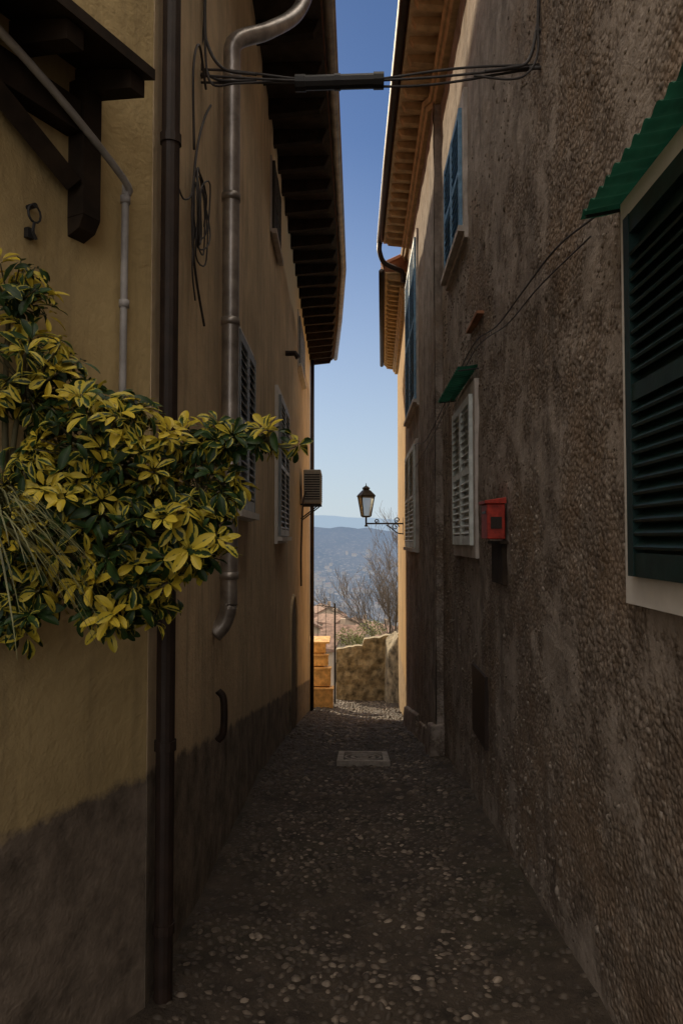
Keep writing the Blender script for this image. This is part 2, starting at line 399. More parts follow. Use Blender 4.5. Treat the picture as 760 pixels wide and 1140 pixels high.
for y,x in rows:
    m.v+=[(x,y,zo),(x,y,zo+.10),(-7.0,y,zo+.1+(x+7)*pit),(-7.0,y,zo+.1),]
for i in range(len(rows)-1):
    for a,b in ((0,1),(1,2),(2,3),(3,0)): m.f.append((i*4+a,i*4+b,(i+1)*4+b,(i+1)*4+a))
m.f.append((0,1,2,3)); k=(len(rows)-1)*4; m.f.append((k+3,k+2,k+1,k))
y=2.4
while y<16.8:
    x=xo(y); m.tube([(x+.03,y,zo+.14),(x-.9,y,zo+.14+.93*pit)],.075,8); y+=.19
RL=m.fin('roof',M['tile'],HL)
m=MB()
for i in range(len(rows)-1):
    (y0,x0),(y1,x1)=rows[i],rows[i+1]
    m.hexa([(-1.3,y0,zo-.024),(x0-.01,y0,zo-.024),(x1-.01,y1,zo-.024),(-1.3,y1,zo-.024),(-1.3,y0,zo-.004),(x0-.01,y0,zo-.004),(x1-.01,y1,zo-.004),(-1.3,y1,zo-.004)])
m.fin('soffit',M['boardsdark'],RL)
y=2.6
while y<16.8:
    m=MB(); x=xo(y)-.03; xw=-.684-.0275*y-.02
    m.hexa([(xw,y-.04,zo-.19),(x-.05,y-.04,zo-.14),(x-.05,y+.04,zo-.14),(xw,y+.04,zo-.19),(xw,y-.04,zo-.026),(x,y-.04,zo-.026),(x,y+.04,zo-.026),(xw,y+.04,zo-.026)])
    m.fin('rafter',M['wood'],RL); y+=.52
m=MB(); m.tube([(x+.055,y,zo+.02) for y,x in rows],.055,10); m.fin('gutter',M['steel'],HL,smooth=True)
Y=FL.Y
window(FL,Y(4.45),Y(5.3),.19,1.33,M['greyshutter'],M['whitetrim'],HL,fw=.06,fn=.035,pitch=.055)
window(FL,Y(7.6),Y(8.9),.03,1.55,M['greyshutter'],M['whitetrim'],HL,fw=.08,fn=.035,pitch=.06)
window(FL,Y(11.6),Y(13.2),2.85,3.65,M['greyshutter'],M['whitetrim'],HL,fw=.08)
window(FL,Y(6.95),Y(7.75),3.05,3.75,M['darkshutter'],M['greytrim'],HL,fw=.03)
d=empty('door',FL.p(Y(10.4),-2.75,0),HL,label='dark arched doorway')
m=MB(); s0,s1=Y(9.85),Y(11.15); sc=(s0+s1)/2; zt=-1.35
arc=[(s0,gz(9.9)+.02)]+[(sc-(s1-s0)/2*math.cos(math.pi*i/12),zt+(s1-s0)/2*math.sin(math.pi*i/12)*.8) for i in range(13)]+[(s1,gz(11.1)+.02)]
k=len(arc); m.v=[FL.p(a,z,.012) for a,z in arc]+[FL.p(a,z,-.01) for a,z in arc]; m.f=[tuple(range(k))]+[(i,i+1,k+i+1,k+i) for i in range(k-1)]
m.fin('leaf',M['wood'],d)
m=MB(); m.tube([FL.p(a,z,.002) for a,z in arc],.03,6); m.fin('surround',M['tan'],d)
Yb=2.63; m=MB(); xw=-.684-.0275*Yb+.05
m.tube([(xw,Yb,4.2),(xw,Yb,gz(Yb)+.02)],.034,14)
for z in (2.6,1.5,.35,-.75,-1.4): m.tube([(xw,Yb,z-.018),(xw,Yb,z+.018)],.040,14)
m.fin('downpipe',M['rust'],HL,smooth=False,label='dark brown round metal downpipe')
Yb=3.92; xw=-.684-.0275*Yb+.08
m=MB(); path=crom([(-.30,4.9,4.2),(-.32,4.75,3.85),(-.39,4.5,3.40),(-.53,4.12,3.0),(xw+.02,Yb+.01,2.80),(xw,Yb,2.65),(xw,Yb,2.4),(xw,Yb,1.0),(xw,Yb,-.22),(xw,Yb,-.36),(xw-.03,Yb,-.46),(xw-.08,Yb-.02,-.52)],6)
m.tube(path,.047,14)
for z in (2.58,1.9,1.2,.4,-.2): m.tube([(xw,Yb,z-.02),(xw,Yb,z+.02)],.053,14)
m.fin('downpipe',M['steel'],HL,smooth=True,label='shiny zinc downpipe with bent top elbow')
m=MB(); Yb=16.3; xw=-.684-.0275*Yb+.06; m.tube([(xw,Yb,4.15),(xw,Yb,gz(Yb))],.045,8); m.fin('downpipe',M['rust'],HL,smooth=True)
m=MB(); m.tube(crom([FL.p(Y(3.95),-.83,.02),FL.p(Y(3.95),-.88,.05),FL.p(Y(3.95),-1.05,.05),FL.p(Y(3.95),-1.1,.02)]),.020,8); m.fin('pipe_stub',M['rust'],HL,smooth=True)
m=MB(); m.tube([FL.p(Y(9.0),2.35,0),FL.p(Y(9.0),2.35,.12),FL.p(Y(9.0),2.29,.16)],.035,8); m.fin('vent_pipe',M['rust'],HL)
HN=empty('house',(-4,1,-2),label='ochre yellow plastered house with small timber canopy',cat='house')
prism([(-.757,2.566),(-12,2.566),(-12,-3),(-3.484,-3)],-6,4.35).fin('wall',M['yellow'],HN)
m=MB(); m.add([(-.757,2.56,4.36),(-3.3,-3.2,4.36),(-12,-3.2,4.36),(-12,2.56,4.36),(-.757,2.56,4.5),(-3.3,-3.2,4.5),(-12,-3.2,8.5),(-12,2.56,8.5)],[(3,2,1,0),(4,5,6,7),(0,1,5,4),(1,2,6,5),(2,3,7,6),(3,0,4,7)])
m.fin('roof',M['tile'],HN)
N=FN.Y
cn=empty('canopy',FN.p(N(2.2),1.45,0),HN,label='dark timber canopy with bracket')
m=MB(); s0,s1=N(.9),N(2.31)
P=FN.p
m.hexa([P(s0,1.52,0),P(s1,1.52,0),P(s1,1.44,.27),P(s0,1.44,.27),P(s0,1.56,0),P(s1,1.56,0),P(s1,1.475,.27),P(s0,1.475,.27)])
m.fin('roof',M['wood'],cn)
for ss in (N(2.27),N(2.05),N(1.83),N(1.6),N(1.38)):
    m=MB()
    m.hexa([P(ss-.03,1.44,0),P(ss+.03,1.44,0),P(ss+.03,1.385,.24),P(ss-.03,1.385,.24),P(ss-.03,1.515,0),P(ss+.03,1.515,0),P(ss+.03,1.442,.24),P(ss-.03,1.442,.24)])
    m.fin('rafter',M['wood'],cn)
m=MB(); s=N(2.29)-.04
m.wbox(FN,s-.035,s+.035,1.02,1.46,0,.07)
m.hexa([P(s-.033,.96,0),P(s+.033,.96,0),P(s+.033,.98,.05),P(s-.033,.98,.05),P(s-.035,1.018,0),P(s+.035,1.018,0),P(s+.035,1.018,.07),P(s-.035,1.018,.07)])
m.wbox(FN,s-.75,s-.04,1.28,1.38,0,.06)
m.tube([P(s-.05,1.12,.035),P(s-.5,1.36,.035)],.04,4)
m.fin('bracket',M['wood'],cn)
m=MB(); m.tube(crom([P(N(1.5),1.52,.10),P(N(2.0),1.36,.10),P(N(2.38),1.215,.06),P(N(2.415),1.17,.035),P(N(2.415),1.10,.035),P(N(2.41),-.1,.035)],5),.0125,10)
for z in (1.16,.8): m.tube([P(N(2.415),z-.012,.035),P(N(2.415),z+.012,.035)],.018,10)
m.fin('pipe',M['white_pipe'],HN,smooth=True,label='thin pale grey conduit pipe')
h=empty('wall_fitting',P(N(2.09),.9,0),HN)
m=MB(); s=N(2.09)
ring=[P(s+.022*math.cos(a),.965+.026*math.sin(a),.03) for a in [i*math.pi/6 for i in range(13)]]
m.tube(ring,.0035,6); m.tube([P(s,.99,.0),P(s,.99,.035)],.008,8); m.tube([P(s,.94,.03),P(s-.005,.91,.03),P(s+.008,.89,.03)],.005,6)
m.wbox(FN,s-.012,s+.012,.895,.925,.0,.018); m.fin('bracket',M['iron'],h)
HR=empty('house',(4,5,-4),label='tall rough pebble-rendered stone house with shuttered windows',cat='house')
m=prism([(.9,-3),(12,-3),(12,12),(.85,12),(.85,7.5),(.9,7.5)],-7,4.95)
wallsheet(m,FR,.2,7.55,-3.2,4.95,.035,.012,.0)
wallsheet(m,FR2,7.46,12.0,-4,4.95,.05,.012,.1)
m.add([(.79,7.462,-5),(.90,7.462,-5),(.90,7.462,4.95),(.79,7.462,4.95)],[(0,1,2,3)])
m.add([(.786,12.002,-5),(.9,12.002,-5),(.9,12.002,4.95),(.786,12.002,4.95)],[(3,2,1,0)])
m.fin('wall',M['stone'],HR,smooth=False)
# pebbles thrown into the render coat of the near wall
pb=Peb(); holes=[(1.1,2.34,-.24,1.16),(5.15,6.45,-.2,1.24),(5.6,6.95,2.35,3.66),(4.85,5.5,-1.46,-.9),(4.2,4.65,-.3,.3)]
for _ in range(14000):
    s=1.75+5.65*random.random()**.85; z=R(-2.0,3.9)
    if z<gz(s): continue
    if any(a<s<b and c<z<d for a,b,c,d in holes): continue
    nn=noise.noise(Vector((s*.9,z*.9,3)))+.6*noise.noise(Vector((s*3,z*3,6)))
    if nn<.02 and random.random()<.88: continue
    if z>2.0 and random.random()<(z-2.0)/1.3: continue
    a=R(.004,.015)*(1+.04*s)*(1.5 if random.random()<.06 else 1); b=a*R(.55,1); th=R(0,math.pi); ct,sn=math.cos(th),math.sin(th)
    o=FR.p(s,z,undul(s,z,.012,0)-.003)
    pb.put(o,(0,ct,sn),(0,-sn,ct),(-1,0,0),a,b,a*R(.3,.7),min(1,random.random()**1.7),6)
pb.fin('pebbledash',M['wallpebble'],HR,smooth=True,kind='stuff')
m=MB()
for (a,b,hh,nn) in ((7.44,7.9,.36,.10),(7.95,9.4,.26,.07),(9.45,12.0,.34,.10)):
    y0,y1=a,b; P2=FR2.p
    m.hexa([P2(y0,gz(y0)-.1,-.1),P2(y1,gz(y1)-.1,-.1),P2(y1,gz(y1)-.1,nn),P2(y0,gz(y0)-.1,nn),P2(y0,gz(y0)+hh,-.1),P2(y1,gz(y1)+hh,-.1),P2(y1,gz(y1)+hh-.03,nn-.03),P2(y0,gz(y0)+hh-.03,nn-.03)])
m.fin('plinth',M['stone'],HR,bevel=.02)
def eave(H,line_out,line_in,z,pitch,back,matS,matR,step=.26,gut='rust',thick=.09):
    m=MB(); n=len(line_out)
    for (x,y) in line_out: m.v+=[(x,y,z),(x,y,z+thick),(back,y,z+thick+(back-x)*pitch),(back,y,z+.02)]
    for i in range(n-1):
        for a,b in ((0,1),(1,2),(2,3),(3,0)): m.f.append((i*4+b,i*4+a,(i+1)*4+a,(i+1)*4+b))
    m.f.append((3,2,1,0)); k=(n-1)*4; m.f.append((k,k+1,k+2,k+3))
    def X(line,y):
        for (p,a),(q,b) in zip(line,line[1:]):
            if y<=b: return p+(q-p)*(y-a)/(b-a)
        return line[-1][0]
    y=line_out[0][1]+.08
    while y<line_out[-1][1]:
        x=X(line_out,y); m.tube([(x-.04,y,z+thick+.02),(x+.8,y,z+thick+.02+.84*pitch)],.075,8); y+=.19
    r=m.fin('roof',M['tile'],H)
    m=MB()
    for (a,b),(c,d) in zip(line_out,line_out[1:]):
        ia,ic=X(line_in,b)+.1,X(line_in,d)+.1
        m.hexa([(a+.01,b,z-.024),(ia,b,z-.024),(ic,d,z-.024),(c+.01,d,z-.024),(a+.01,b,z-.004),(ia,b,z-.004),(ic,d,z-.004),(c+.01,d,z-.004)])
    m.fin('soffit',matS,r)
    y=line_out[0][1]+.1
    while y<line_out[-1][1]:
        m=MB(); x=X(line_out,y)+.04; xi=X(line_in,y)+.02
        m.hexa([(x+.04,y-.04,z-.10),(xi,y-.04,z-.14),(xi,y+.04,z-.14),(x+.04,y+.04,z-.10),(x,y-.04,z-.026),(xi,y-.04,z-.026),(xi,y+.04,z-.026),(x,y+.04,z-.026)])
        m.fin('rafter',matR,r); y+=step
    m=MB()
    for (a,b),(c,d) in zip(line_in,line_in[1:]):
        for (h0,h1,o0) in ((-.25,-.20,.06),(-.195,-.145,.10)):
            m.hexa([(a-o0,b,z+h0),(a+.05,b,z+h0),(c+.05,d,z+h0),(c-o0,d,z+h0),(a-o0-.02,b,z+h1),(a+.05,b,z+h1),(c+.05,d,z+h1),(c-o0-.02,d,z+h1)])
    m.fin('wall_plate',matR,r)
    m=MB(); m.tube([(x-.05,y,z+.0) for x,y in line_out],.05,10); m.fin('gutter',M[gut],H,smooth=True)
eave(HR,[(.46,2.0),(.45,6.4),(.41,9),(.385,11.6)],[(.88,2.0),(.86,7.5),(.80,7.6),(.80,12)],4.85,.45,8,M['boards'],M['woodwarm'])
m=MB(); m.tube(crom([(.33,11.5,4.8),(.33,11.5,4.66),(.40,11.55,4.5),(.58,11.6,4.42),(.70,11.62,4.36),(.72,11.62,4.2)],5),.04,8); m.fin('gutter_outlet',M['rust'],HR,smooth=True)
window(FR,1.25,2.20,-.115,.985,M['green'],M['whitetrim'],HR,fw=.085,sill=False,pitch=.04,fn=.045,split=False)
window(FR,5.30,6.3,-.05,1.08,M['palegreen'],M['greytrim'],HR,fw=.09,sill=False,fn=.045,pitch=.055)
window(FR,5.75,6.8,2.5,3.52,M['bluegrey'],M['greytrim'],HR,fw=.10,fn=.045,pitch=.065)
window(FR2,9.5,11.4,1.85,4.05,M['bluegrey'],M['greytrim'],HR,fw=.08,pitch=.07,fn=.045)
window(FR2,9.6,11.4,-.12,1.28,M['palegreen'],M['greytrim'],HR,fw=.06,pitch=.06,fn=.055)
def awning(F,s0,s1,z,out,dz,lab):
    a=empty('awning',F.p((s0+s1)/2,z,0),HR,label=lab)
    m=MB(); n=int((s1-s0)/.012)
    for i in range(n+1):
        s=s0+(s1-s0)*i/n; c=.010*math.sin(s*2*math.pi/.072); j=.006*noise.noise(Vector((s*9,z,0)))
        m.v+=[F.p(s,z+c,.02),F.p(s,z+dz*.5+c+j,out*.5),F.p(s,z+dz+c-j,out+j)]
    for i in range(n):
        for q in (0,1): m.f.append((3*i+q,3*i+3+q,3*i+4+q,3*i+1+q))
    o=m.fin('sheet',M['awning'],a,smooth=True)
    for s in (s0+.03,s1-.03):
        m=MB(); m.tube([F.p(s,z-.012,.0),F.p(s,z+dz-.012,out-.01)],.006,6); m.fin('bracket',M['iron'],a)
awning(FR,1.0,2.36,1.09,.150,-.025,'green corrugated sheet awning over the shuttered window')
awning(FR,5.2,6.5,1.26,.17,-.02,'small green corrugated awning over a window')
m=MB(); m.wbox(FR,4.9,5.45,-1.42,-.93,-.01,.04); m.fin('hatch',M['rust'],HR)
m=MB(); m.wbox(FR,4.25,4.6,-.27,-.03,-.01,.042); m.wbox(FR,4.22,4.63,-.03,-.012,.0,.06); m.fin('meter_hatch',M['wood'],HR)
m=MB(); m.wbox(FR,5.0,5.5,1.58,1.60,.0,.06); m.fin('ledge',M['tile'],HR)
H3=empty('house',(4,15,-5),label='sunlit ochre plastered house at the alley end',cat='house')
prism([(.80,12.01),(12,12.01),(12,18),(.96,18)],-7,4.5).fin('wall',M['stonefar'],H3)
eave(H3,[(.42,11.75),(.52,15),(.62,18.15)],[(.80,11.95),(.88,15),(.96,18.1)],4.42,.45,8,M['boards'],M['woodwarm'])

# ------------------------------------------------------------------ red mailbox
e=empty('mailbox',(.85,4.32,-.0),label='small red metal mailbox fixed to the rough wall',cat='mailbox')
m=MB(); m.wbox(FR,4.22,4.42,.0,.205,.03,.135); m.fin('body',M['red'],e,bevel=.006)
m=MB(); P3=FR.p
m.hexa([P3(4.205,.207,.025),P3(4.435,.207,.025),P3(4.435,.207,.15),P3(4.205,.207,.15),P3(4.205,.245,.025),P3(4.435,.245,.025),P3(4.435,.225,.15),P3(4.205,.225,.15)]); m.fin('lid',M['red'],e,bevel=.003)
m=MB(); m.wbox(FR,4.26,4.38,.15,.165,.135,.138); m.fin('slot',M['dark'],e)
m=MB(); m.box(.765,.83,4.215,4.2195,.06,.13); m.fin('door_panel',M['rust'],e)
# ------------------------------------------------------------------ AC unit
e=empty('air_conditioner',FL.p(Y(12.7),.5,.2),label='beige air conditioner unit bracketed to plaster wall',cat='air conditioner')
m=MB(); m.wbox(FL,Y(12.35),Y(13.15),.62,1.20,.06,.36); m.fin('body',M['acwhite'],e,bevel=.015)
m=MB()
for i in range(11): m.wbox(FL,Y(12.343),Y(12.35)-.001,.68+i*.042,.70+i*.042,.08,.34)
for i in range(13): m.wbox(FL,Y(12.42),Y(13.08),.67+i*.038,.682+i*.038,.361,.368)
m.fin('grille',M['iron'],e)
for s in (Y(12.45),Y(13.05)):
    m=MB(); m.wbox(FL,s-.015,s+.015,.585,.615,0,.36); m.tube([FL.p(s,.35,.01),FL.p(s,.59,.32)],.012,6)
    m.fin('bracket',M['iron'],e)
m=MB(); m.tube(crom([FL.p(Y(12.3),.8,.1),FL.p(Y(12.2),.6,.06),FL.p(Y(12.2),-.2,.03),FL.p(Y(12.25),-.8,.03)]),.015,6); m.fin('hose',M['cable'],e)
# ------------------------------------------------------------------ street lamp
LY=14.0; LX=.13
e=empty('street_lamp',(.86,LY,.3),label='old lantern street lamp on wrought iron wall bracket',cat='street lamp')
m=MB(); wx=.855
m.tube([(wx,LY,.30),(LX,LY,.30)],.016,8); m.box(wx-.01,wx+.02,LY-.04,LY+.04,.08,.42)
sw=[(wx-.01,LY,.10),(wx-.12,LY,.12),(wx-.25,LY,.22),(wx-.33,LY,.27)]
m.tube(crom(sw),.012,6)
def spiral(cx,cz,r,t0,turn,sgn):
    return [(cx+sgn*r*(1-.75*i/24)*math.cos(t0+turn*i/24),LY,cz+r*(1-.75*i/24)*math.sin(t0+turn*i/24)) for i in range(25)]
m.tube(spiral(wx-.16,.235,.07,0,8,1),.010,6); m.tube(spiral(LX+.2,.345,.05,-1.57,8,1),.010,6); m.tube(spiral(wx-.12,.37,.06,-1.57,8,-1),.010,6)
m.tube([(LX,LY,.27),(LX,LY,.42)],.018,8); m.tube([(LX,LY,.24),(LX,LY,.27)],.03,8)
m.fin('bracket',M['iron'],e)
def frus(m,z0,z1,a,b,seg=4,rot=math.pi/4,cx=LX,cy=LY):
    k=len(m.v)
    for z,r in ((z0,a),(z1,b)):
        for j in range(seg):
            t=rot+2*math.pi*j/seg; m.v.append((cx+r*math.cos(t),cy+r*math.sin(t),z))
    for j in range(seg): m.f.append((k+j,k+(j+1)%seg,k+seg+(j+1)%seg,k+seg+j))
    m.f.append(tuple(k+j for j in range(seg))[::-1]); m.f.append(tuple(k+seg+j for j in range(seg)))
m=MB(); frus(m,.45,.82,.10,.175,rot=math.pi/4+.3); m.fin('glass',M['glass'],e)
m=MB(); ro=math.pi/4+.3
for j in range(4):
    t=ro+math.pi/2*j; m.tube([(LX+.105*math.cos(t),LY+.105*math.sin(t),.44),(LX+.182*math.cos(t),LY+.182*math.sin(t),.83)],.010,6)
frus(m,.42,.45,.08,.12,rot=ro); frus(m,.82,.845,.20,.205,rot=ro); m.fin('frame',M['iron'],e)
m=MB(); frus(m,.846,.95,.205,.09,rot=ro); frus(m,.951,.99,.06,.075,8); frus(m,.991,1.03,.08,.03,8); frus(m,1.031,1.09,.012,.004,8); m.fin('lamp_cap',M['iron'],e)

# ------------------------------------------------------------------ cables
CB=empty('overhead_cable',(0,3.4,2.2),label='black cable bundle with splice box strung across alley',cat='cable')
a=(-.775,3.46,2.29); b=(.87,3.36,2.24)
m=MB()
for k,(dz,dy) in enumerate(((0,0),(.022,.01),(-.016,.012))):
    pts=[(a[0]+(b[0]-a[0])*t,3.42+dy+(b[1]-a[1])*t*.3,2.27+dz*(1+.8*math.sin(9*t+k))-.05*math.sin(math.pi*t)) for t in [i/16 for i in range(17)]]
    m.tube(crom(pts,3),.0065,6)
m.fin('wires',M['cable'],CB,smooth=True)
m=MB(); m.tube([(-.29,3.42,2.222),(.10,3.41,2.222)],.034,10); m.tube([(-.31,3.42,2.222),(-.26,3.42,2.222)],.039,10); m.tube([(.07,3.41,2.222),(.12,3.41,2.222)],.039,10); m.tube([(-.12,3.415,2.222),(-.09,3.415,2.222)],.038,10)
m.fin('splice_box',M['black'],CB)
m=MB()
m.tube(crom([(.60,3.38,2.24),(.72,3.37,2.25),(.80,3.36,2.27),(.84,3.36,2.4),(.855,3.35,2.6),(.85,3.3,3.4)]),.008,6)
m.tube(crom([(.55,3.38,2.22),(.72,3.38,2.20),(.80,3.36,2.215),(.845,3.35,2.3),(.85,3.35,2.5),(.852,3.34,3.4)]),.006,6)
m.tube([(.88,3.36,2.42),(.84,3.36,2.42)],.012,6); m.tube([(.90,3.36,2.24),(.81,3.36,2.24)],.010,6)
m.fin('wall_lead',M['cable'],CB,smooth=True)
m=MB()
m.tube(crom([(-.765,3.46,3.3),(-.76,3.44,2.6),(-.74,3.42,2.42),(-.66,3.42,2.30),(-.5,3.42,2.27)]),.008,6)
m.tube(crom([(-.765,3.50,3.3),(-.77,3.48,2.6),(-.79,3.46,2.38),(-.70,3.42,2.25),(-.5,3.42,2.24)]),.007,6)
m.tube(crom([(-.76,3.43,2.9),(-.755,3.42,2.45),(-.72,3.40,2.22),(-.60,3.41,2.22),(-.42,3.42,2.235)]),.006,6)
m.tube([(-.80,3.46,2.29),(-.74,3.44,2.29)],.014,6)
m.fin('wall_lead',M['cable'],CB,smooth=True)
W=empty('wall_cable',FL.p(Y(3.4),1.5,.02),label='loosely coiled old cable hanging on plaster wall',cat='cable')
m=MB(); q=lambda y,z,n=.03:FL.p(Y(y),z,n)
m.tube(crom([q(3.55,2.2),q(3.4,2.05),q(3.25,1.85),q(3.16,1.65),q(3.15,1.45),q(3.25,1.35),q(3.28,1.5),q(3.20,1.62),q(3.12,1.5),q(3.22,1.36),q(3.32,1.42),q(3.28,1.6),q(3.17,1.66),q(3.12,1.45),q(3.15,1.28),q(3.25,1.16),q(3.42,1.03)]),.006,6)
m.tube(crom([q(2.75,1.45),q(2.9,1.42),q(3.0,1.45),q(3.1,1.52),q(3.15,1.62),q(3.16,1.4),q(3.13,1.2),q(3.2,1.08)]),.004,6)
m.tube(crom([q(3.15,1.75),q(3.12,2.1),q(3.25,2.3),q(3.42,2.2)]),.006,6)
rc=random.Random(4); pc=[]
for i in range(26):
    an=i*1.05; rr=rc.uniform(.08,.18); pc.append(q(3.28+rr*1.1*math.cos(an)+rc.uniform(-.03,.03),1.50+rr*1.3*math.sin(an)+rc.uniform(-.03,.03),.03+.03*rc.random()))
m.tube(crom(pc,4),.004,5)
m.fin('cable',M['cable'],W,smooth=True)
W=empty('wall_cable',FR.p(5,1,.02),label='thin cables running slantwise along the rough wall',cat='cable')
m=MB(); q=lambda y,z,n=.055:FR.p(y,z,n)
m.tube(crom([q(2.45,1.12),q(3.0,1.22),q(3.6,1.25),q(4.3,1.28),q(5.2,1.40,.06),q(6.6,1.30,.07),q(8,1.1,.14),q(9.6,1.25,.14),q(10.8,1.1,.14)]),.0045,6)
m.tube(crom([q(2.55,1.08),q(3.3,1.16),q(4.0,1.2),q(5.1,1.34,.06),q(6.6,1.22,.07),q(8,1.0,.14),q(9.5,.95,.14)]),.0035,6)
m.fin('cable',M['cable'],W,smooth=True)

# ------------------------------------------------------------------ plants
def leaflet(V,Fq,C,base,d,up,L,Wd,rn,droop):
    d=d.normalized(); side=d.cross(up).normalized(); nrm=side.cross(d).normalized(); k=len(V)
    st=((0,.06),(.14,.32),(.36,.76),(.62,1),(.82,.86),(.95,.48),(1,.08))
    tw=R(-.5,.5)
    for t,w in st:
        p=base+d*(L*t)-nrm*(droop*L*t*t)
        sd=(side*math.cos(tw*t)+nrm*math.sin(tw*t))
        for sgn in (-1,0,1):
            V.append(tuple(p+sd*(sgn*w*Wd*.5)+nrm*(abs(sgn)*w*Wd*.2))); C.append((abs(sgn),rn,t,1))
    for i in range(len(st)-1):
        for j in (0,1): Fq.append((k+i*3+j,k+i*3+j+1,k+(i+1)*3+j+1,k+(i+1)*3+j))
blobs=[((-.97,1.95,.68),(.15,.10,.10),42),((-.92,1.95,.44),(.18,.12,.15),92),((-.70,1.93,.25),(.21,.15,.16),150),((-.86,1.92,.08),(.2,.13,.18),135),
 ((-.60,1.97,.04),(.18,.15,.18),138),((-.66,1.98,-.15),(.18,.12,.12),98),((-.93,1.9,-.13),(.13,.1,.14),70),((-.45,2.02,.14),(.12,.10,.14),62),((-.42,2.03,.28),(.14,.09,.05),36),((-.25,2.06,.29),(.10,.05,.035),10),((-.45,2.0,-.02),(.09,.09,.09),28)]
SH=empty('shrub',(-.98,2.0,-.05),label='variegated yellow and green umbrella shrub spilling off the wall',cat='shrub')
V=[];Fq=[];C=[]; st=MB(); root=Vector((-.97,1.96,-.02))
for c,r,n in blobs:
    c=Vector(c)
    lim=root.lerp(c,.5)+Vector((0,-.02,.05))
    st.tube(crom([root,lim,c],5),.01,6,radii=[.012-.006*i/10 for i in range(11)])
    for _ in range(n):
        while True:
            u=Vector((R(-1,1),R(-1,1),R(-1,1)))
            if .3<u.length<1 : break
        if u.y>0: u.y*=.6
        p=c+Vector((u.x*r[0],u.y*r[1],u.z*r[2]))
        if p.x < -2.014+.49*p.y+.07: continue
        st.tube(crom([c.lerp(p,.1)-Vector((0,0,.02)),c.lerp(p,.6)-Vector((0,0,.015)),p],3),.0022,5)
        ax=Vector((u.x*.8+R(-.45,.45),u.y*.55-.40+R(-.3,.3),.72+R(-.45,.3)+u.z*.3)).normalized()
        t1=ax.orthogonal().normalized(); t2=ax.cross(t1); nl=random.randint(5,8); ph=R(0,6.28); brn=R(.05,.82)+(u.length-.8)*.45+.08*u.z; Lb=R(.038,.062)
        young=random.random()<.35
        for j in range(nl):
            an=ph+2*math.pi*j/nl+R(-.28,.28); el=(R(.35,.95) if young else R(-.75,.15))
            d=(t1*math.cos(an)+t2*math.sin(an))*math.cos(el)+ax*math.sin(el)
            L=Lb*R(.65,1.15); b0=p+d*.010+ax*R(-.006,.006)
            leaflet(V,Fq,C,b0,d,ax,L,L*R(.38,.50),min(1,max(0,brn+R(-.2,.2)+(.12 if young else 0))),R(.15,.7))
m=MB(); m.v=V; m.f=Fq; o=m.fin('foliage',M['leaf'],SH,smooth=True)
at=o.data.color_attributes.new('leaf','FLOAT_COLOR','POINT'); at.data.foreach_set('color',np.array(C,dtype=np.float32).ravel())
st.fin('stem',M['stem'],SH,smooth=True)
e=empty('planter',(-.98,1.98,-.2),label='dark clay wall planter hidden under the shrub',cat='planter')
m=MB(); m.wbox(FN,N(1.78),N(2.12),-.16,-.04,.005,.12); m.fin('trough',M['terracotta'],e,bevel=.01)
m=MB(); m.wbox(FN,N(1.80),N(2.10),-.038,-.03,.015,.11); m.fin('soil',M['soil'],e)
m=MB(); base=Vector((-.85,1.62,.04))
for i in range(190):
    an=R(-2.6,1.2); el=R(-.1,1.25); d=Vector((math.cos(an)*math.cos(el),math.sin(an)*math.cos(el)*.4,math.sin(el))).normalized()
    L=R(.16,.32); side=d.cross(Vector((0,0,1))).normalized(); k=len(m.v); w=R(.002,.0042)
    for s in range(8):
        t=s/7; p=base+Vector((0,0,R(-.002,.002)))+d*(L*t)+Vector((0,0,-L*.85*t*t)); ww=w*(1-t)**.6+.0004
        if p.x<-2.014+.49*p.y+.01: p.x=-2.014+.49*p.y+.01
        m.v+=[tuple(p-side*ww),tuple(p+side*ww)]
    for s in range(7): m.f.append((k+2*s,k+2*s+1,k+2*s+3,k+2*s+2))
m.fin('strappy_plant',M['blade'],label='strappy olive green plant with arching thin leaves',cat='plant')

# ------------------------------------------------------------------ alley end
e=empty('parapet_wall',(.1,19.3,-4.3),label='low mossy stone parapet closing the alley end',cat='wall')
m=MB(); nn_=44
for i in range(nn_+1):
    x=-.62+2.02*i/nn_; top=-2.93+.15*(x+.62)+(.16 if x>.1 else 0)+noise.noise(Vector((x*5,0,2)))*.05
    for j in range(15):
        z=-4.6+(top+4.6)*j/14; m.v.append((x,19.2+noise.fractal(Vector((x*4,z*4,0)),1,2,3)*.035,z))
    m.v.append((x,19.5,top)); m.v.append((x,19.5,-4.6))
for i in range(nn_):
    for j in range(16): m.f.append((i*17+j,(i+1)*17+j,(i+1)*17+j+1,i*17+j+1))
m.fin('wall',M['parapet'],e)
e=empty('side_wall',(.9,18.8,-4.3),label='sunlit rough stone side wall beside the parapet',cat='wall')
m=MB(); m.hexa([(.68,18.4,-4.5),(.97,18.05,-4.5),(.97,19.15,-4.5),(.64,19.15,-4.5),(.72,18.4,-2.9),(.97,18.05,-2.4),(.97,19.15,-2.4),(.68,19.15,-2.6)]); m.fin('wall',M['parapet'],e,bevel=.05)
e=empty('timber_cabinet',(-.9,17.6,gz(17.6)),label='golden timber cabinet with stepped horizontal boards against house end',cat='cabinet')
m=MB(); x0,x1,y0,y1=-1.3,-.60,17.35,17.85; zb=gz(17.4)
m.box(x0+.02,x1-.25,y0+.04,y1,zb-.1,-2.50)
hs=[(0,.52),(.55,.98),(1.01,1.28),(1.31,1.56)]
for i,(a_,b_) in enumerate(hs):
    o_=.09*(3-i); m.box(x0,x1-.03-.06*i,y0-o_,y0+.038,zb+a_,zb+b_-.04); m.box(x0,x1-.01-.06*i,y0-o_-.03,y0+.038,zb+b_-.039,zb+b_)
m.fin('body',M['timber'],e,bevel=.004)
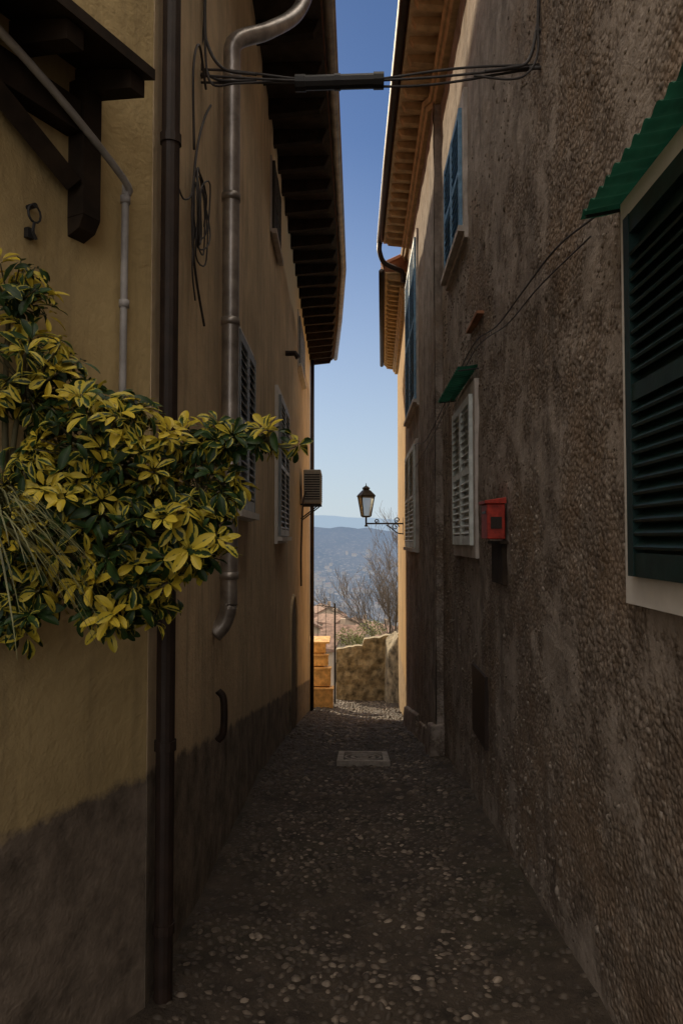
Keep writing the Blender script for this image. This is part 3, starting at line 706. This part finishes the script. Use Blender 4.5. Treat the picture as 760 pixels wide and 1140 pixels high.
m=MB(); m.hexa([(x0-.03,y0-.08,-2.50),(x1-.12,y0-.08,-2.50),(x1-.12,y1+.02,-2.46),(x0-.03,y1+.02,-2.46),(x0-.03,y0-.08,-2.46),(x1-.12,y0-.08,-2.46),(x1-.12,y1+.02,-2.40),(x0-.03,y1+.02,-2.40)]); m.fin('lid',M['timber'],e)
e=empty('railing',(-.85,18.4,-2.4),label='thin iron railing and post beside the cabinet',cat='railing')
m=MB()
m.tube([(-1.5,18.2,-1.62),(-.64,18.2,-1.72)],.010,6); m.tube([(-.62,18.2,gz(18.2)),(-.62,18.2,-1.62)],.022,6)
m.fin('rail',M['iron'],e)
for i in range(4):
    m=MB(); x=-1.45+i*.2; m.tube([(x,18.2,gz(18.2)),(x,18.2,-1.65)],.006,5); m.fin('baluster',M['iron'],e)
for bx,by,bz,rr in ((-.30,20.2,-2.75,.36),(.35,20.8,-2.6,.35),(.0,19.9,-2.85,.22)):
    m=MB()
    for i in range(900):
        u=Vector((R(-1,1),R(-1,1),R(-1,1)))
        if u.length>1: continue
        p=Vector((bx,by,bz))+Vector((u.x*rr*1.2,u.y*rr,u.z*rr*.8)); d=Vector((R(-1,1),R(-1,1),R(-.3,1))).normalized(); s=d.orthogonal().normalized(); L=.06
        m.add([p,p+d*L*.5+s*.014,p+d*L,p+d*L*.5-s*.014],[(0,1,2,3)])
    b=empty('bush',(bx,by,-5),label='sage green bush behind the parapet wall',cat='bush',group='bushes behind parapet')
    m.fin('foliage',M['bush'],b); q=MB(); q.tube([(bx,by,hz(bx,by)),(bx,by,bz)],.03,6); q.fin('trunk',M['bark'],b)
def tree(x,y,z0,H,seed,label,tw=.0085):
    rs=random.Random(seed); tr=MB(); br=MB()
    def grow(p,d,L,r,lv,mb):
        pts=[p]; n=5
        for i in range(n):
            d=(d+Vector((rs.uniform(-.18,.18),rs.uniform(-.18,.18),rs.uniform(-.05,.16)))).normalized(); p=p+d*(L/n); pts.append(p)
        mb.tube(pts,r,6 if lv<2 else 3,radii=[r*(1-.55*i/n) for i in range(n+1)])
        if lv<5:
            for k in range(5 if lv<3 else 4):
                i=rs.randint(2,n) if lv<2 else rs.randint(1,n); dd=(d+Vector((rs.uniform(-.7,.7),rs.uniform(-.7,.7),rs.uniform(-.15,.55)))).normalized()
                grow(pts[i],dd,L*rs.uniform(.55,.76),max(tw,r*.5),lv+1,br)
    grow(Vector((x,y,z0)),Vector((-.03,0,1)),H*.36,H*.011,0,tr)
    e=empty('tree',(x,y,z0),label=label,cat='tree'); tr.fin('trunk',M['bark'],e); br.fin('crown',M['bark'],e)
tree(1.95,29,hz(1.35,29)-.2,11.0,21,'bare leafless tree with dense fine upright branches',.008)
tree(3.2,36,hz(3,36)-.2,11.5,8,'taller bare leafless tree beside the valley edge',.009)
tree(-.2,60,hz(0,60),5,5,'small bare tree among village roofs')
rs=random.Random(11)
def vh(x,y,w,l,h,rot,near):
    z=hz(x,y); c,s=math.cos(rot),math.sin(rot); T=lambda a,b,zz:(x+a*c-b*s,y+a*s+b*c,z+zz)
    e=empty('house',(x,y,z),label='small village house with terracotta tiled roof on hillside',cat='house',group='village houses on the hillside')
    m=MB(); m.hexa([T(-w,-l,-3),T(w,-l,-3),T(w,l,-3),T(-w,l,-3),T(-w,-l,h),T(w,-l,h),T(w,l,h),T(-w,l,h)])
    rh=w*.45; m.add([T(-w,-l,h),T(w,-l,h),T(0,-l,h+rh)],[(0,1,2)]); m.add([T(-w,l,h),T(w,l,h),T(0,l,h+rh)],[(2,1,0)])
    m.fin('wall',vm if not near else M['houseplaster'],e)
    m=MB(); o=w*.1
    for sg in (-1,1):
        m.hexa([T(0,-l-o,h+rh+.01),T(sg*(w+o),-l-o,h-.45*o+.01),T(sg*(w+o),l+o,h-.45*o+.01),T(0,l+o,h+rh+.01),T(0,-l-o,h+rh+.2),T(sg*(w+o),-l-o,h-.45*o+.2),T(sg*(w+o),l+o,h-.45*o+.2),T(0,l+o,h+rh+.2)])
    m.fin('roof',vr if not near else M['vtile'],e)
    if near:
        for a in (-.5,.5):
            m=MB(); wx=a*w
            m.hexa([T(wx-.4,-l-.03,h-2),T(wx+.4,-l-.03,h-2),T(wx+.4,-l,h-2),T(wx-.4,-l,h-2),T(wx-.4,-l-.03,h-.8),T(wx+.4,-l-.03,h-.8),T(wx+.4,-l,h-.8),T(wx-.4,-l,h-.8)]); m.fin('window',M['dark'],e)
        m=MB(); p_=T(w*.4,l*.3,h+rh*.4); m.box(p_[0]-.25,p_[0]+.25,p_[1]-.25,p_[1]+.25,p_[2],p_[2]+1.1); m.fin('chimney',M['houseplaster'],e)
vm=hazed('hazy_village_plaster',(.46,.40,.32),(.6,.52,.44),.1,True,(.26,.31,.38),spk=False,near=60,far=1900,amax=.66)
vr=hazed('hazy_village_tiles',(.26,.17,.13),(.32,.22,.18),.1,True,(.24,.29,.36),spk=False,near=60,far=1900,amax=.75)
for (x,y,w,l,h,r) in ((-3.0,46,1.4,1.8,4.4,1.3),(-5.4,60,1.8,2.4,5.8,.2),(-1.2,68,1.6,2.2,6.0,1.2),(2.5,75,2.0,2.6,6.8,.5),(-4.5,85,2.2,2.8,9.2,1.9),(.3,92,1.8,2.4,9.8,.4),(-7,98,2.2,2.8,11,1.1),(-2.6,74,1.4,1.8,7.9,.7),(-5.2,110,2,2.6,14.5,.3)): vh(x,y,w,l,h,r,True)
for i in range(30):
    y=rs.uniform(110,420); x=y*rs.uniform(-.11,.09); vh(x,y,rs.uniform(2.5,4),rs.uniform(3,5),rs.uniform(5,9)+y*.06*rs.random(),rs.uniform(0,3),False)
for i in range(110):
    y=1250+850*rs.random()**1.5; x=y*rs.uniform(-.09,.07); vh(x,y,rs.uniform(3,6),rs.uniform(4,8),rs.uniform(4,8),rs.uniform(0,3),False)

# ------------------------------------------------------------------ light, world, camera
AZ,EL=28,24
w=D.worlds.new('World'); SC.world=w; w.use_nodes=True; nt=w.node_tree
bg=nt.nodes['Background']; sk=nt.nodes.new('ShaderNodeTexSky'); sk.sky_type='NISHITA'; sk.sun_disc=False
sk.sun_elevation=math.radians(EL); sk.sun_rotation=math.radians(360-AZ); sk.altitude=300; sk.air_density=1.0; sk.dust_density=.3; sk.ozone_density=3
def mm(op,a,b,clamp=False):
    n=nt.nodes.new('ShaderNodeMath'); n.operation=op; n.use_clamp=clamp
    for i,v in enumerate((a,b)):
        if isinstance(v,(int,float)): n.inputs[i].default_value=v
        else: nt.links.new(v,n.inputs[i])
    return n.outputs[0]
def mixc(f,a,b,blend='MIX'):
    n=nt.nodes.new('ShaderNodeMix'); n.data_type='RGBA'; n.blend_type=blend
    for i,v in ((0,f),(6,a),(7,b)):
        if isinstance(v,bpy.types.NodeSocket): nt.links.new(v,n.inputs[i])
        else: n.inputs[i].default_value=v
    return n.outputs[2]
# the clear Nishita sky with valley haze low down, and an unseen bright fill added overhead and behind to light the alley
tc=nt.nodes.new('ShaderNodeTexCoord'); se=nt.nodes.new('ShaderNodeSeparateXYZ'); nt.links.new(tc.outputs['Generated'],se.inputs[0])
ov=mm('MULTIPLY',mm('SUBTRACT',se.outputs[2],.66),6,True)
bk=mm('MULTIPLY',mm('MULTIPLY',mm('SUBTRACT',-.1,se.outputs[1]),3,True),mm('MULTIPLY',mm('ADD',se.outputs[2],.05),8,True))
fill=mm('MAXIMUM',ov,mm('MULTIPLY',bk,.38))
cn_=nt.nodes.new('ShaderNodeTexNoise'); cn_.inputs['Scale'].default_value=2.5; cn_.inputs['Detail'].default_value=3; nt.links.new(tc.outputs['Generated'],cn_.inputs['Vector'])
fill=mm('MULTIPLY',fill,mm('ADD',cn_.outputs[0],.35))
S=.065
base=mixc(1.0,sk.outputs[0],(.98,1.10,1.32,1),'MULTIPLY')
hf=mm('MULTIPLY',mm('POWER',mm('SUBTRACT',1.0,mm('DIVIDE',se.outputs[2],.50,True),True),1.35),.97)
base=mixc(hf,base,(.57/S,.655/S,.72/S,1))
sky_fill=mixc(fill,base,(51,45,37.5,1))
nt.links.new(sky_fill,bg.inputs[0]); bg.inputs[1].default_value=S
sv=Vector((-math.sin(math.radians(AZ))*math.cos(math.radians(EL)),math.cos(math.radians(AZ))*math.cos(math.radians(EL)),math.sin(math.radians(EL))))
L=D.lights.new('sun','SUN'); L.energy=4.4; L.angle=math.radians(.5); L.color=(1,.80,.54)
lo=D.objects.new('sun',L); COL.objects.link(lo); lo.rotation_euler=sv.to_track_quat('Z','Y').to_euler(); lo.location=(-20,30,20)
cam=D.cameras.new('camera'); co=D.objects.new('camera',cam); COL.objects.link(co)
cam.sensor_fit='VERTICAL'; cam.sensor_height=36; cam.lens=800/1140*36; cam.clip_start=.02; cam.clip_end=60000
co.location=(0,0,0); co.rotation_euler=(math.radians(92.15),0,math.radians(1.43))
SC.camera=co
SC.view_settings.view_transform='Standard'; SC.view_settings.look='None'; SC.view_settings.exposure=0
